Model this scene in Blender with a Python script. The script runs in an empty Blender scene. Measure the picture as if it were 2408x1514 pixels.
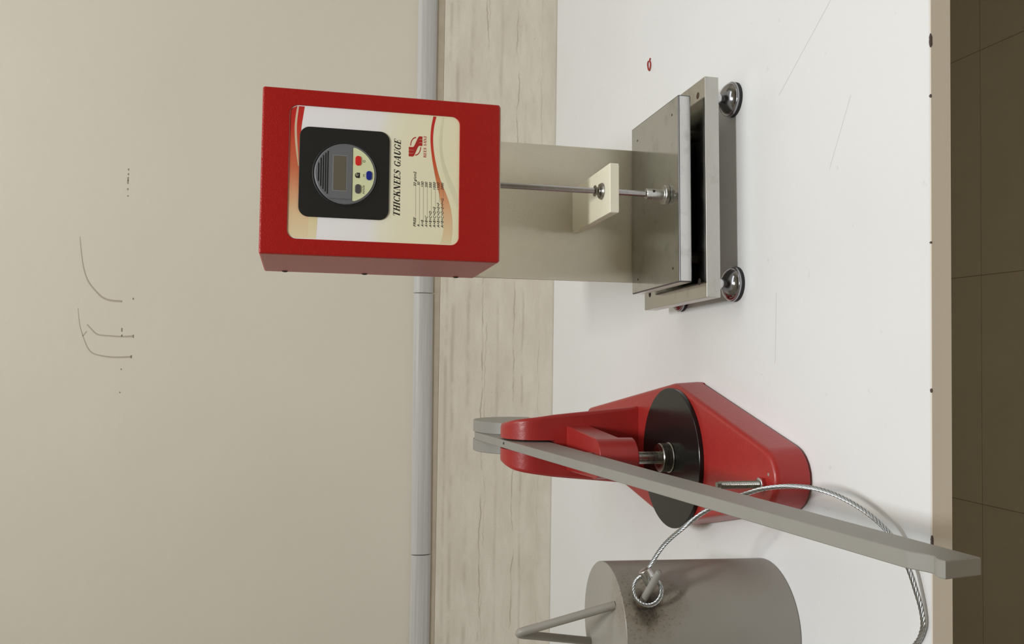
import bpy, bmesh, math, random
from mathutils import Vector, Matrix
random.seed(7)
S = bpy.context.scene
COL = S.collection
PI = math.pi

# ------------------------------------------------------------------ camera
CAM_H, PITCH, ROLL, YAW = 0.4303, 0.2333, 0.0230, 0.0380
F_PX = 2082.0
cyw, syw = math.cos(YAW), math.sin(YAW)
f0, r0, u0 = Vector((syw, cyw, 0)), Vector((cyw, -syw, 0)), Vector((0, 0, 1))
fw = f0 * math.cos(PITCH) - u0 * math.sin(PITCH)
up = u0 * math.cos(PITCH) + f0 * math.sin(PITCH)
rt = r0 * math.cos(ROLL) + up * math.sin(ROLL)
up = up * math.cos(ROLL) - r0 * math.sin(ROLL)
cd = bpy.data.cameras.new('camera')
cam = bpy.data.objects.new('camera', cd)
COL.objects.link(cam)
# the phone was held sideways: picture-right is the room's down
m = Matrix((-up, rt, -fw)).transposed().to_4x4()
m.translation = Vector((0, 0, CAM_H))
cam.matrix_world = m
cd.sensor_fit = 'HORIZONTAL'
cd.sensor_width = 36.0
cd.lens = F_PX / 2408.0 * 36.0
cd.clip_start = 0.02
cd.clip_end = 50
S.camera = cam

# ------------------------------------------------------------------ light
w = bpy.data.worlds.new('world')
S.world = w
w.use_nodes = True
w.node_tree.nodes['Background'].inputs[0].default_value = (0.9, 0.95, 1.0, 1)
w.node_tree.nodes['Background'].inputs[1].default_value = 0.3

def area(name, loc, target, sx, sy, power, color):
    ld = bpy.data.lights.new(name, 'AREA')
    ld.shape = 'RECTANGLE'; ld.size = sx; ld.size_y = sy
    ld.energy = power; ld.color = color
    o = bpy.data.objects.new(name, ld)
    COL.objects.link(o)
    o.location = loc
    d = Vector(target) - Vector(loc)
    o.rotation_euler = d.to_track_quat('-Z', 'Y').to_euler()
    return o
CEIL = 2.05
area('ceiling_light_cool', (0.06, -0.27, CEIL - 0.02), (0.06, -0.27, 0), 0.16, 0.16, 14.5, (0.88, 0.96, 1.0))
area('ceiling_light_warm', (0.22, -0.22, CEIL - 0.02), (0.22, -0.22, 0), 0.16, 0.16, 14.5, (1.0, 0.94, 0.86))
area('ceiling_light_wide', (0.95, 0.60, CEIL - 0.02), (0.95, 0.60, 0), 2.0, 1.2, 16.5, (0.90, 0.96, 1.0))

S.view_settings.view_transform = 'Standard'
S.view_settings.look = 'None'
S.view_settings.exposure = 0.0
S.view_settings.gamma = 1.0
S.view_settings.use_curve_mapping = False
S.cycles.max_bounces = 8
S.cycles.diffuse_bounces = 4
S.cycles.glossy_bounces = 5
S.cycles.caustics_reflective = True
S.cycles.caustics_refractive = False
S.cycles.use_denoising = True
S.cycles.sample_clamp_indirect = 0.0
S.cycles.blur_glossy = 0.0

# ------------------------------------------------------------------ helpers
def lin(c):
    return tuple(((x / 255.0) / 12.92 if x / 255.0 <= 0.04045 else ((x / 255.0 + 0.055) / 1.055) ** 2.4) for x in c)

class NT:
    """small node-tree writer"""
    def __init__(s, name):
        s.m = bpy.data.materials.new(name); s.m.use_nodes = True
        s.t = s.m.node_tree; s.n = s.t.nodes; s.l = s.t.links
        s.b = s.n['Principled BSDF']
        s.tc = None
    def new(s, t, **kw):
        n = s.n.new(t)
        for k, v in kw.items():
            if hasattr(n, k): setattr(n, k, v)
        return n
    def link(s, a, b): s.l.new(a, b)
    def obj(s, scale=(1, 1, 1), loc=(0, 0, 0)):
        if s.tc is None: s.tc = s.new('ShaderNodeTexCoord')
        mp = s.new('ShaderNodeMapping')
        mp.inputs['Scale'].default_value = scale
        mp.inputs['Location'].default_value = loc
        s.link(s.tc.outputs['Object'], mp.inputs[0])
        return mp.outputs[0]
    def noise(s, vec, scale, detail=3, rough=0.55, dist=0.0):
        n = s.new('ShaderNodeTexNoise')
        n.inputs['Scale'].default_value = scale
        n.inputs['Detail'].default_value = detail
        n.inputs['Roughness'].default_value = rough
        n.inputs['Distortion'].default_value = dist
        s.link(vec, n.inputs['Vector'])
        return n.outputs['Fac']
    def ramp(s, fac, stops):
        r = s.new('ShaderNodeValToRGB')
        e = r.color_ramp.elements
        while len(e) < len(stops): e.new(0.5)
        for el, (p, c) in zip(e, stops):
            el.position = p
            el.color = (*lin(c), 1) if not isinstance(c, (int, float)) else (c, c, c, 1)
        s.link(fac, r.inputs[0])
        return r.outputs[0]
    def mix(s, fac, a, b, mode='MIX'):
        x = s.new('ShaderNodeMix', data_type='RGBA', blend_type=mode)
        for sock, v in ((x.inputs[0], fac), (x.inputs[6], a), (x.inputs[7], b)):
            if isinstance(v, (int, float)): sock.default_value = v
            elif isinstance(v, tuple): sock.default_value = (*lin(v), 1)
            else: s.link(v, sock)
        return x.outputs[2]
    def math(s, op, a, b=0.0, clamp=False):
        x = s.new('ShaderNodeMath', operation=op, use_clamp=clamp)
        for sock, v in ((x.inputs[0], a), (x.inputs[1], b)):
            if isinstance(v, (int, float)): sock.default_value = v
            else: s.link(v, sock)
        return x.outputs[0]
    def color(s, c):
        if isinstance(c, tuple): s.b.inputs['Base Color'].default_value = (*lin(c), 1)
        else: s.link(c, s.b.inputs['Base Color'])
    def bump(s, h, dist=0.001, strength=1.0):
        x = s.new('ShaderNodeBump')
        x.inputs['Distance'].default_value = dist
        x.inputs['Strength'].default_value = strength
        s.link(h, x.inputs['Height'])
        s.link(x.outputs[0], s.b.inputs['Normal'])
    def set(s, rough=None, metal=None, spec=None, coat=None):
        if rough is not None:
            if isinstance(rough, (int, float)): s.b.inputs['Roughness'].default_value = rough
            else: s.link(rough, s.b.inputs['Roughness'])
        if metal is not None: s.b.inputs['Metallic'].default_value = metal
        if spec is not None: s.b.inputs['Specular IOR Level'].default_value = spec
        if coat is not None:
            s.b.inputs['Coat Weight'].default_value = coat
            s.b.inputs['Coat Roughness'].default_value = 0.12

def plain(name, c, rough=0.5, metal=0.0, spec=0.5):
    t = NT(name); t.color(c); t.set(rough, metal, spec)
    v = t.obj()
    t.bump(t.noise(v, 700, 2), 0.00006, 0.5)
    return t.m

def grainy(name, c1, c2, rough, scale, bump_scale, bump_d, metal=0.0, spec=0.5):
    """paint: two close tones blotched over each other and a pebbled relief"""
    t = NT(name); v = t.obj()
    t.color(t.mix(t.noise(v, scale, 4), c1, c2))
    t.set(rough, metal, spec)
    t.bump(t.noise(v, bump_scale, 2, 0.5), bump_d, 1.0)
    return t.m

def finish(me, m, smooth_deg=35):
    me.materials.append(m)
    me.polygons.foreach_set('use_smooth', [True] * len(me.polygons))
    me.set_sharp_from_angle(angle=math.radians(smooth_deg))

def obj(name, bm, m, parent=None, smooth=35):
    bmesh.ops.remove_doubles(bm, verts=bm.verts, dist=1e-7)
    bmesh.ops.recalc_face_normals(bm, faces=bm.faces)
    me = bpy.data.meshes.new(name)
    bm.to_mesh(me); bm.free()
    finish(me, m, smooth)
    o = bpy.data.objects.new(name, me)
    COL.objects.link(o)
    wn = o.modifiers.new('weighted_normals', 'WEIGHTED_NORMAL')
    wn.keep_sharp = True; wn.weight = 90
    if parent: o.parent = parent
    return o

def thing(name, label, cat, loc=(0, 0, 0), rz=0.0, group=None):
    o = bpy.data.objects.new(name, None)
    COL.objects.link(o)
    o.location = loc; o.rotation_euler = (0, 0, rz)
    o.empty_display_size = 0.03
    o['label'] = label; o['category'] = cat
    if group: o['group'] = group
    return o

def box(bm, x0, x1, y0, y1, z0, z1, bev=0.0, seg=2):
    t = bmesh.new()
    bmesh.ops.create_cube(t, size=1.0)
    for v in t.verts:
        v.co = Vector((x0 + (v.co.x + .5) * (x1 - x0), y0 + (v.co.y + .5) * (y1 - y0), z0 + (v.co.z + .5) * (z1 - z0)))
    if bev > 0:
        bmesh.ops.bevel(t, geom=list(t.edges), offset=bev, segments=seg, affect='EDGES', profile=0.5)
    merge(bm, t)

def merge(bm, t, mat=None):
    if mat is not None: bmesh.ops.transform(t, matrix=mat, verts=t.verts)
    me = bpy.data.meshes.new('tmp'); t.to_mesh(me); t.free()
    bm.from_mesh(me); bpy.data.meshes.remove(me)

def bx(*a, **k):
    bm = bmesh.new(); box(bm, *a, **k); return bm

def lathe(bm, prof, cx=0, cy=0, n=48, mat=None):
    """profile of (radius, z) turned about the vertical; closed at radius 0"""
    t = bmesh.new(); rings = []
    for r, z in prof:
        if r <= 1e-9: rings.append([t.verts.new((cx, cy, z))])
        else: rings.append([t.verts.new((cx + r * math.cos(2 * PI * i / n), cy + r * math.sin(2 * PI * i / n), z)) for i in range(n)])
    for a, b in zip(rings, rings[1:]):
        for i in range(n):
            j = (i + 1) % n
            if len(a) == 1 and len(b) == 1: continue
            if len(a) == 1: t.faces.new((a[0], b[j], b[i]))
            elif len(b) == 1: t.faces.new((a[i], a[j], b[0]))
            else: t.faces.new((a[i], a[j], b[j], b[i]))
    merge(bm, t, mat)

def lt(prof, cx=0, cy=0, n=48, mat=None):
    bm = bmesh.new(); lathe(bm, prof, cx, cy, n, mat); return bm

def cylp(r, z0, z1, b=0.0004):
    return [(0, z0), (r - b, z0), (r, z0 + b), (r, z1 - b), (r - b, z1), (0, z1)]

def axis_mat(p, d):
    """matrix carrying the z axis onto direction d at point p"""
    q = Vector((0, 0, 1)).rotation_difference(Vector(d).normalized())
    return Matrix.Translation(Vector(p)) @ q.to_matrix().to_4x4()

def spline(pts, n):
    """Catmull-Rom through points, n samples per span"""
    P = [Vector(p) for p in pts]
    P = [P[0] * 2 - P[1]] + P + [P[-1] * 2 - P[-2]]
    out = []
    for i in range(1, len(P) - 2):
        for k in range(n):
            t = k / n
            out.append(0.5 * ((2 * P[i]) + (P[i + 1] - P[i - 1]) * t + (2 * P[i - 1] - 5 * P[i] + 4 * P[i + 1] - P[i + 2]) * t * t
                              + (-P[i - 1] + 3 * P[i] - 3 * P[i + 1] + P[i + 2]) * t ** 3))
    out.append(P[-2].copy())
    return out

def frames(path):
    N = len(path); res = []
    t0 = (path[1] - path[0]).normalized()
    n = t0.orthogonal().normalized()
    for i in range(N):
        t = (path[min(i + 1, N - 1)] - path[max(i - 1, 0)]).normalized()
        n = (n - t * n.dot(t)).normalized()
        res.append((t, n, t.cross(n)))
    return res

def tube(bm, path, r, n=14, cap=True, lobes=0, lay=0.02):
    path = [Vector(p) for p in path]
    rings = []; s = 0.0
    for i, (p, (t, a, b)) in enumerate(zip(path, frames(path))):
        if i: s += (p - path[i - 1]).length
        ring = []
        for k in range(n):
            th = 2 * PI * k / n; rr = r
            if lobes:
                rr = r * (0.70 + 0.30 * abs(math.cos(lobes / 2 * th)) ** 0.8)
                th += 2 * PI * s / lay
            ring.append(bm.verts.new(p + a * (rr * math.cos(th)) + b * (rr * math.sin(th))))
        rings.append(ring)
    for A, B in zip(rings, rings[1:]):
        for k in range(n):
            bm.faces.new((A[k], A[(k + 1) % n], B[(k + 1) % n], B[k]))
    if cap:
        bm.faces.new(list(reversed(rings[0]))); bm.faces.new(rings[-1])

def fillet(poly, radii, n=8):
    out = []; N = len(poly)
    for i in range(N):
        p = Vector(poly[i]); a = (Vector(poly[i - 1]) - p).normalized(); b = (Vector(poly[(i + 1) % N]) - p).normalized()
        r = radii[i] if isinstance(radii, (list, tuple)) else radii
        if r <= 0: out.append(p); continue
        half = a.angle(b) / 2
        d = r / math.tan(half)
        c = p + (a + b).normalized() * (r / math.sin(half))
        s, e = p + a * d - c, p + b * d - c
        a0 = math.atan2(s.y, s.x); a1 = math.atan2(e.y, e.x)
        da = (a1 - a0 + PI) % (2 * PI) - PI
        for k in range(n + 1):
            t = a0 + da * k / n
            out.append(c + Vector((math.cos(t), math.sin(t))) * r)
    return out

def inset(poly, d):
    """move a counter-clockwise outline inwards by d (outwards if negative)"""
    N = len(poly); out = []
    for i in range(N):
        e1 = (poly[i] - poly[i - 1]); e2 = (poly[(i + 1) % N] - poly[i])
        if e1.length < 1e-9: e1 = e2
        if e2.length < 1e-9: e2 = e1
        n1 = Vector((-e1.y, e1.x)).normalized(); n2 = Vector((-e2.y, e2.x)).normalized()
        n = (n1 + n2)
        n = n.normalized() / max(0.5, n.normalized().dot(n1))
        out.append(poly[i] + n * d)
    return out

def stack(bm, loops, cap0=True, cap1=True):
    rings = [[bm.verts.new(p) for p in L] for L in loops]
    for A, B in zip(rings, rings[1:]):
        n = len(A)
        for k in range(n):
            bm.faces.new((A[k], A[(k + 1) % n], B[(k + 1) % n], B[k]))
    if cap0: bm.faces.new(list(reversed(rings[0])))
    if cap1: bm.faces.new(rings[-1])

# flat print on the gauge front: outlines in (x, z), pushed out to depth y
def plate_xz(bm, poly, y0, y1):
    """solid slab with outline poly in x,z between depth y0 (front) and y1"""
    stack(bm, [[(p[0], y1, p[1]) for p in poly], [(p[0], y0, p[1]) for p in poly]])

def rrect(x0, x1, z0, z1, r, n=8):
    return fillet([(x0, z0), (x1, z0), (x1, z1), (x0, z1)], r, n)

# ------------------------------------------------------------------ materials
M = {}
# painted plaster wall
t = NT('wall_paint'); v = t.obj()
big = t.noise(v, 1.6, 3)
t.color(t.mix(t.ramp(big, [(0.3, 0.0), (0.75, 1.0)]), (226, 219, 204), (219, 211, 196)))
t.set(0.55, 0, 0.35)
t.bump(t.noise(v, 55, 4), 0.0008, 0.5)
M['wall'] = t.m
# travertine skirting: long horizontal veins, pale patches and pits
t = NT('travertine')
def zband(z0, wd, wave, seed, amp):
    # one vein: a thin wavering line at height z0 (object z equals height over the table)
    n = t.noise(t.obj((1, 0.01, 0.01), (seed, 0, 0)), wave, 5, 0.62)
    sp_ = t.new('ShaderNodeSeparateXYZ'); t.link(t.obj(), sp_.inputs[0])
    d = t.math('ABSOLUTE', t.math('SUBTRACT', t.math('ADD', sp_.outputs[2], t.math('MULTIPLY', t.math('SUBTRACT', n, 0.5), amp)), z0))
    line = t.math('SUBTRACT', 1.0, t.math('DIVIDE', d, wd), True)
    br = t.ramp(t.noise(t.obj((1, 1, 1), (seed * 3, 0, 0)), 17, 4), [(0.40, 0.0), (0.58, 1.0)])
    return t.math('MULTIPLY', line, br)
vs = t.obj((3.0, 3.0, 11))
v3 = t.obj((1, 1, 1))
base = t.mix(t.ramp(t.noise(vs, 3.2, 6, 0.62, 0.4), [(0.36, 0.0), (0.68, 1.0)]), (230, 222, 207), (216, 207, 191))
cl = t.ramp(t.noise(t.obj((3, 3, 9)), 5, 5, 0.6), [(0.5, 0.0), (0.72, 1.0)])
base = t.mix(t.math('MULTIPLY', cl, 0.35), base, (240, 233, 220))
for z0, wd, wave, seed, amp, k in ((0.178, .0050, 5, 1.3, .012, .40), (0.126, .0016, 11, 7.7, .020, .80), (0.1215, .0010, 16, 4.1, .022, .65), (0.152, .0055, 4, 2.2, .010, .35), (0.070, .0016, 10, 9.4, .022, .70), (0.056, .0030, 6, 5.9, .014, .35), (0.026, .0010, 13, 3.3, .016, .45), (0.100, .0040, 5, 6.6, .014, .25), (0.190, .0040, 4, 8.1, .008, .35)):
    base = t.mix(t.math('MULTIPLY', zband(z0, wd, wave, seed, amp), k), base, (164, 150, 132))
grit = t.ramp(t.noise(v3, 420, 2, 0.5), [(0.55, 0.0), (0.75, 1.0)])
base = t.mix(t.math('MULTIPLY', grit, 0.25), base, (186, 174, 156))
pits = t.ramp(t.noise(v3, 160, 2, 0.5), [(0.77, 0.0), (0.81, 1.0)])
base = t.mix(t.math('MULTIPLY', pits, 0.4), base, (150, 136, 118))
v = vs
t.color(base); t.set(0.32, 0, 0.4)
t.bump(t.noise(v, 6, 5), 0.0004, 0.4)
M['stone'] = t.m
t = NT('stone_grout'); v = t.obj()
t.color(t.mix(t.noise(v, 60, 3), (176, 163, 143), (202, 190, 170))); t.set(0.8)
M['grout'] = t.m
# grey painted moulding with brush streaks along it
t = NT('moulding_paint'); v = t.obj((1.5, 30, 90))
t.color(t.mix(t.ramp(t.noise(v, 3, 4), [(0.35, 0.0), (0.7, 1.0)]), (186, 184, 182), (202, 200, 197)))
t.set(0.45, 0, 0.4); t.bump(t.noise(v, 6, 3), 0.0006, 0.6)
M['mould'] = t.m
# white laminate
t = NT('white_laminate'); v = t.obj()
sm = t.ramp(t.noise(v, 5, 5, 0.6), [(0.45, 0.0), (0.75, 1.0)])
sp = t.ramp(t.noise(v, 95, 2, 0.5), [(0.735, 0.0), (0.77, 1.0)])
c = t.mix(t.math('MULTIPLY', sm, 0.25), (231, 231, 232), (218, 217, 214))
c = t.mix(t.math('MULTIPLY', sp, 0.12), c, (150, 146, 140))
t.color(c); t.set(0.28, 0, 0.45)
M['laminate'] = t.m
t = NT('table_edge_band'); v = t.obj((1, 4, 20))
t.color(t.mix(t.noise(v, 6, 4), (236, 226, 213), (226, 215, 202))); t.set(0.5, 0, 0.4)
M['edge'] = t.m
M['chip'] = plain('bare_chipboard', (92, 78, 74), 0.9)
# red hammered box paint
t = NT('red_hammered_paint'); v = t.obj()
t.color(t.mix(t.noise(v, 220, 3), (178, 26, 22), (166, 21, 18)))
t.set(0.36, 0, 0.5)
vo = t.new('ShaderNodeTexVoronoi'); vo.inputs['Scale'].default_value = 880
t.link(v, vo.inputs['Vector'])
t.bump(t.math('ADD', vo.outputs['Distance'], t.noise(v, 600, 2)), 0.00017, 0.9)
M['red_box'] = t.m
# red cast machine paint
M['red_cast'] = grainy('red_cast_paint', (170, 47, 44), (160, 43, 41), 0.33, 60, 260, 0.00016)
# cream hammered plate
t = NT('cream_hammered_paint'); v = t.obj()
t.color(t.mix(t.noise(v, 40, 3), (234, 228, 210), (227, 221, 203)))
t.set(0.42, 0, 0.4)
vo = t.new('ShaderNodeTexVoronoi'); vo.inputs['Scale'].default_value = 640
t.link(v, vo.inputs['Vector'])
t.bump(t.math('ADD', vo.outputs['Distance'], t.noise(v, 520, 2)), 0.0002, 0.7)
M['cream'] = t.m
M['cream_block'] = grainy('cream_gloss_paint', (244, 240, 220), (236, 231, 210), 0.4, 40, 400, 0.00005)
M['grey_paint'] = grainy('grey_machine_paint', (150, 147, 141), (142, 139, 133), 0.42, 45, 600, 0.00006)
# steel with stains
def steel(name, c1, c2, r0, r1, scale=28, stretch=(1, 1, 1), stain=(120, 112, 98), amt=0.35):
    t = NT(name); v = t.obj(stretch)
    n = t.noise(v, scale, 4, 0.6)
    c = t.mix(n, c1, c2)
    st = t.ramp(t.noise(t.obj(), 34, 5, 0.65), [(0.54, 0.0), (0.74, 1.0)])
    c = t.mix(t.math('MULTIPLY', st, amt), c, stain)
    t.color(c); t.set(t.ramp(t.noise(v, scale * 1.7, 3), [(0.3, r0), (0.7, r1)]), 1.0)
    t.bump(t.noise(t.obj((1, 30, 30)), 90, 2), 0.00003, 0.4)
    return t.m
M['steel_platen'] = steel('ground_steel_platen', (204, 206, 204), (194, 196, 193), 0.08, 0.14)
M['steel_side'] = steel('brushed_steel_edge', (236, 237, 238), (224, 225, 226), 0.30, 0.42, 16, (1, 1, 4))
M['steel_base_side'] = steel('scraped_steel_edge', (212, 211, 206), (198, 197, 192), 0.32, 0.44, 16, (1, 1, 4))
M['steel_grime'] = steel('grimy_steel_edge', (128, 128, 132), (112, 112, 116), 0.4, 0.5, 60)
M['steel_base'] = steel('ground_steel_base', (205, 203, 196), (190, 188, 180), 0.10, 0.18)
M['chrome'] = steel('chrome', (172, 172, 177), (160, 160, 166), 0.08, 0.13, 12, amt=0.1)
M['steel_turned'] = steel('turned_steel', (226, 226, 226), (208, 208, 208), 0.24, 0.34, 60, (1, 1, 9), amt=0.1)
M['steel_dark'] = steel('oiled_steel', (164, 162, 157), (146, 144, 139), 0.22, 0.32, 60, (1, 1, 6), amt=0.2)
M['steel_rod'] = steel('rod_steel', (190, 188, 190), (174, 172, 172), 0.22, 0.3, 40, (1, 1, 2), amt=0.25)
M['rope'] = steel('galvanised_wire', (205, 208, 210), (180, 184, 188), 0.25, 0.35, 200, amt=0.1)
M['rubber'] = plain('black_rubber', (32, 32, 33), 0.6)
M['black_disc'] = grainy('black_rubber_disc', (30, 30, 29), (26, 26, 25), 0.2, 18, 500, 0.000015, 0, 0.35)
M['hole'] = plain('dark_hole', (38, 32, 26), 0.8)
M['rust'] = grainy('rusty_hole', (84, 66, 42), (52, 42, 30), 0.8, 300, 600, 0.0001)
M['black_plastic'] = plain('black_plastic', (30, 31, 31), 0.45)
M['dial_grey'] = grainy('grey_dial_plastic', (114, 116, 121), (107, 109, 114), 0.42, 200, 900, 0.00003)
M['dial_rim'] = plain('grey_dial_rim', (134, 135, 137), 0.35)
M['slot'] = plain('slot_black', (24, 25, 26), 0.6)
M['lcd'] = plain('lcd_glass', (106, 101, 88), 0.25)
M['moon'] = plain('pale_green_key_panel', (228, 233, 190), 0.5)
M['btn_red'] = plain('red_button', (222, 44, 38), 0.4)
M['btn_blue'] = plain('blue_button', (28, 44, 140), 0.4)
M['btn_grey'] = plain('grey_button', (84, 80, 82), 0.4)
M['ink'] = plain('black_ink', (30, 30, 28), 0.5)
M['ink_grey'] = plain('dotted_ink', (110, 106, 92), 0.5)
M['ink_red'] = plain('red_ink', (184, 40, 36), 0.5)
M['scuff'] = plain('wall_scuff', (184, 172, 154), 0.7)
M['scuff_dark'] = plain('wall_dot', (148, 136, 120), 0.7)
M['scratch'] = plain('laminate_scratch', (206, 205, 202), 0.6)
M['scrap'] = plain('red_plastic', (164, 50, 40), 0.5)
# face label: cream with a whiter band behind the dial, printed
t = NT('printed_label')
v = t.obj(); sep = t.new('ShaderNodeSeparateXYZ'); t.link(v, sep.inputs[0])
zz = t.math('ADD', t.math('MULTIPLY', t.math('SUBTRACT', sep.outputs[2], 0.2872), 1 / 0.158),
            t.math('MULTIPLY', t.math('POWER', t.math('DIVIDE', t.math('MAXIMUM', t.math('SUBTRACT', sep.outputs[0], 0.04), 0.0), 0.06), 2.0), 0.07))
t.color(t.ramp(zz, [(0.0, (246, 240, 206)), (0.36, (246, 241, 212)), (0.47, (247, 244, 226)), (0.535, (248, 246, 247)), (0.80, (249, 247, 251)), (1.0, (249, 247, 251))]))
t.set(0.4, 0, 0.4)
M['label'] = t.m
# colour-attribute print
t = NT('gradient_print')
a = t.new('ShaderNodeAttribute', attribute_name='print')
t.color(a.outputs['Color']); t.set(0.42, 0, 0.4)
M['print'] = t.m
# grey weight paint with a rust-brown burnt patch around the peg
t = NT('weight_paint'); v = t.obj()
pap = (0.0385, -0.0440, 0.138)
dist = t.new('ShaderNodeVectorMath', operation='DISTANCE')
t.link(v, dist.inputs[0]); dist.inputs[1].default_value = pap
n1 = t.noise(v, 55, 5, 0.65)
dd = t.math('ADD', dist.outputs['Value'], t.math('MULTIPLY', t.math('SUBTRACT', n1, 0.5), 0.034))
c = t.mix(t.noise(v, 30, 4), (154, 149, 141), (147, 142, 134))
brown = t.ramp(dd, [(0.012, 1.0), (0.040, 0.0)])
spots = t.ramp(t.noise(v, 420, 3, 0.6), [(0.56, 0.0), (0.64, 1.0)])
near = t.ramp(dd, [(0.020, 1.0), (0.040, 0.0)])
c = t.mix(t.math('MULTIPLY', brown, 0.6), c, (112, 98, 74))
c = t.mix(t.math('MULTIPLY', t.math('MULTIPLY', spots, near), 0.6), c, (84, 70, 50))
black = t.ramp(dd, [(0.008, 1.0), (0.020, 0.0)])
c = t.mix(t.math('MULTIPLY', black, 0.92), c, (40, 34, 30))
t.color(c); t.set(0.42, 0, 0.4); t.bump(n1, 0.0002, 0.4)
M['weight'] = t.m
# floor tiles
t = NT('brown_floor_tile'); v = t.obj()
t.color(t.mix(t.noise(v, 9, 6, 0.65), (240, 230, 208), (226, 214, 192))); t.set(0.35, 0, 0.4)
M['tile'] = t.m
M['tile_gap'] = plain('floor_grout', (176, 164, 144), 0.9)
M['ceiling'] = plain('white_ceiling', (225, 222, 215), 0.9)
M['far_wall'] = plain('brown_far_wall', (140, 130, 118), 0.7)
M['leg'] = plain('table_leg_panel', (170, 160, 148), 0.5)

# ------------------------------------------------------------------ room
WALL_Y, FLOOR_Z = 1.4982, -0.73
X0, X1, Y0 = -2.6, 2.8, -2.4
def struct(name, bm, m, parent=None):
    o = obj(name, bm, m, parent)
    if parent is None: o['kind'] = 'structure'
    return o
wall = struct('wall_back', bx(X0, X1, WALL_Y, WALL_Y + 0.12, FLOOR_Z, CEIL), M['wall'])
struct('wall_left', bx(X0 - 0.12, X0, Y0, WALL_Y + 0.12, FLOOR_Z, CEIL), M['wall'])
struct('wall_right', bx(X1, X1 + 0.12, Y0, WALL_Y + 0.12, FLOOR_Z, CEIL), M['wall'])
struct('wall_front', bx(X0 - 0.12, X1 + 0.12, Y0 - 0.12, Y0, FLOOR_Z, CEIL), M['far_wall'])
struct('ceiling', bx(X0 - 0.12, X1 + 0.12, Y0 - 0.12, WALL_Y + 0.12, CEIL, CEIL + 0.1), M['ceiling'])
floor = struct('floor', bx(X0, X1, Y0, WALL_Y, FLOOR_Z - 0.1, FLOOR_Z - 0.0006), M['tile_gap'])
TS = 0.40; tx0, ty0 = 0.1515 - TS * 6, 1.3195 - TS * 9
tile_me = None
k = 0
for i in range(13):
    for j in range(10):
        xa, ya = tx0 + i * TS, ty0 + j * TS
        if xa < X0 or xa + TS > X1 or ya < Y0 or ya > WALL_Y - 0.02: continue
        last = ya + TS > WALL_Y
        if last or tile_me is None or i == 0:
            b = bx(0.0007, TS - 0.0007, 0.0007, (min(TS, WALL_Y - ya)) - 0.0007, -0.001, 0.0, bev=0.0002, seg=1)
            o = obj('tile', b, M['tile'], floor)
            if not last and tile_me is None: tile_me = o.data
        else:
            o = bpy.data.objects.new('tile', tile_me); COL.objects.link(o); o.parent = floor
        o.location = (xa, ya, FLOOR_Z)

# travertine skirting slab standing on the table line
bm = bmesh.new()
box(bm, X0 + 0.01, X1 - 0.01, WALL_Y - 0.003, WALL_Y - 0.0001, FLOOR_Z, 0.2010, 0.0008, 1)
sk = struct('baseboard_back', bm, M['stone'])
# grout / plaster band between slab and moulding
struct('trim_4', bx(X0 + 0.01, X1 - 0.01, WALL_Y - 0.0026, WALL_Y - 0.0001, 0.2012, 0.2185, 0.0006, 1), M['grout'])
# rounded grey moulding in lengths, each a little out of line with the next
def moulding(name, xa, xb, dz0, dz1, r=0.0165):
    prof = []
    for k in range(13):
        a = -PI / 2 + PI * k / 12
        prof.append((WALL_Y - 0.0002 - 0.0105 * math.cos(a) ** 0.8 - 0.001, r * math.sin(a)))
    prof = [(WALL_Y - 0.0001, -r)] + prof + [(WALL_Y - 0.0001, r)]
    n = 14; bm = bmesh.new(); loops = []
    for s in range(n + 1):
        x = xa + (xb - xa) * s / n
        dz = dz0 + (dz1 - dz0) * s / n
        loops.append([(x, y, z + dz) for y, z in prof])
    stack(bm, loops)
    # raised lip at the very top where the moulding meets the paint
    return struct(name, bm, M['mould'])
moulding('trim_1', 0.1030, X1 - 0.02, 0.2300, 0.2350)
moulding('trim_2', -0.3360, 0.1012, 0.2265, 0.2298)
moulding('trim_3', X0 + 0.02, -0.3378, 0.2265, 0.2262)

# scuff marks on the wall (thin marks with their own shape)
def ribbon(name, pts, w0, w1, m, parent, y=WALL_Y - 0.0003):
    P = spline([(x, 0, z) for x, z in pts], 6)
    bm = bmesh.new(); L = []; R = []
    N = len(P)
    for i, p in enumerate(P):
        d = (P[min(i + 1, N - 1)] - P[max(i - 1, 0)]).normalized()
        n = Vector((-d.z, 0, d.x)); wd = (w0 + (w1 - w0) * i / (N - 1)) / 2
        L.append(bm.verts.new((p.x + n.x * wd, y, p.z + n.z * wd)))
        R.append(bm.verts.new((p.x - n.x * wd, y, p.z - n.z * wd)))
    for i in range(N - 1): bm.faces.new((L[i], L[i + 1], R[i + 1], R[i]))
    return obj(name, bm, m, parent)
ribbon('scuff_mark', [(0.1754, 0.7703), (0.1545, 0.7681), (0.1275, 0.7639), (0.1055, 0.7564), (0.0887, 0.7434), (0.0803, 0.734), (0.0764, 0.7225), (0.0754, 0.7063)], 0.0005, 0.0034, M['scuff'], wall)
ribbon('scuff_mark', [(0.0379, 0.756), (0.0282, 0.7473), (0.0222, 0.7392), (0.0206, 0.7209), (0.0199, 0.7048), (0.0207, 0.6893)], 0.0016, 0.0026, M['scuff'], wall)
ribbon('scuff_mark', [(0.0633, 0.7699), (0.0388, 0.7669), (0.0193, 0.7614), (0.0023, 0.7545), (-0.0062, 0.7475), (-0.0102, 0.736), (-0.0125, 0.7199), (-0.0125, 0.7039), (-0.0116, 0.6905)], 0.0005, 0.0028, M['scuff'], wall)
ribbon('scuff_mark', [(0.0273, 0.7564), (0.0235, 0.759), (0.0198, 0.7618)], 0.0012, 0.0012, M['scuff'], wall)
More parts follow.
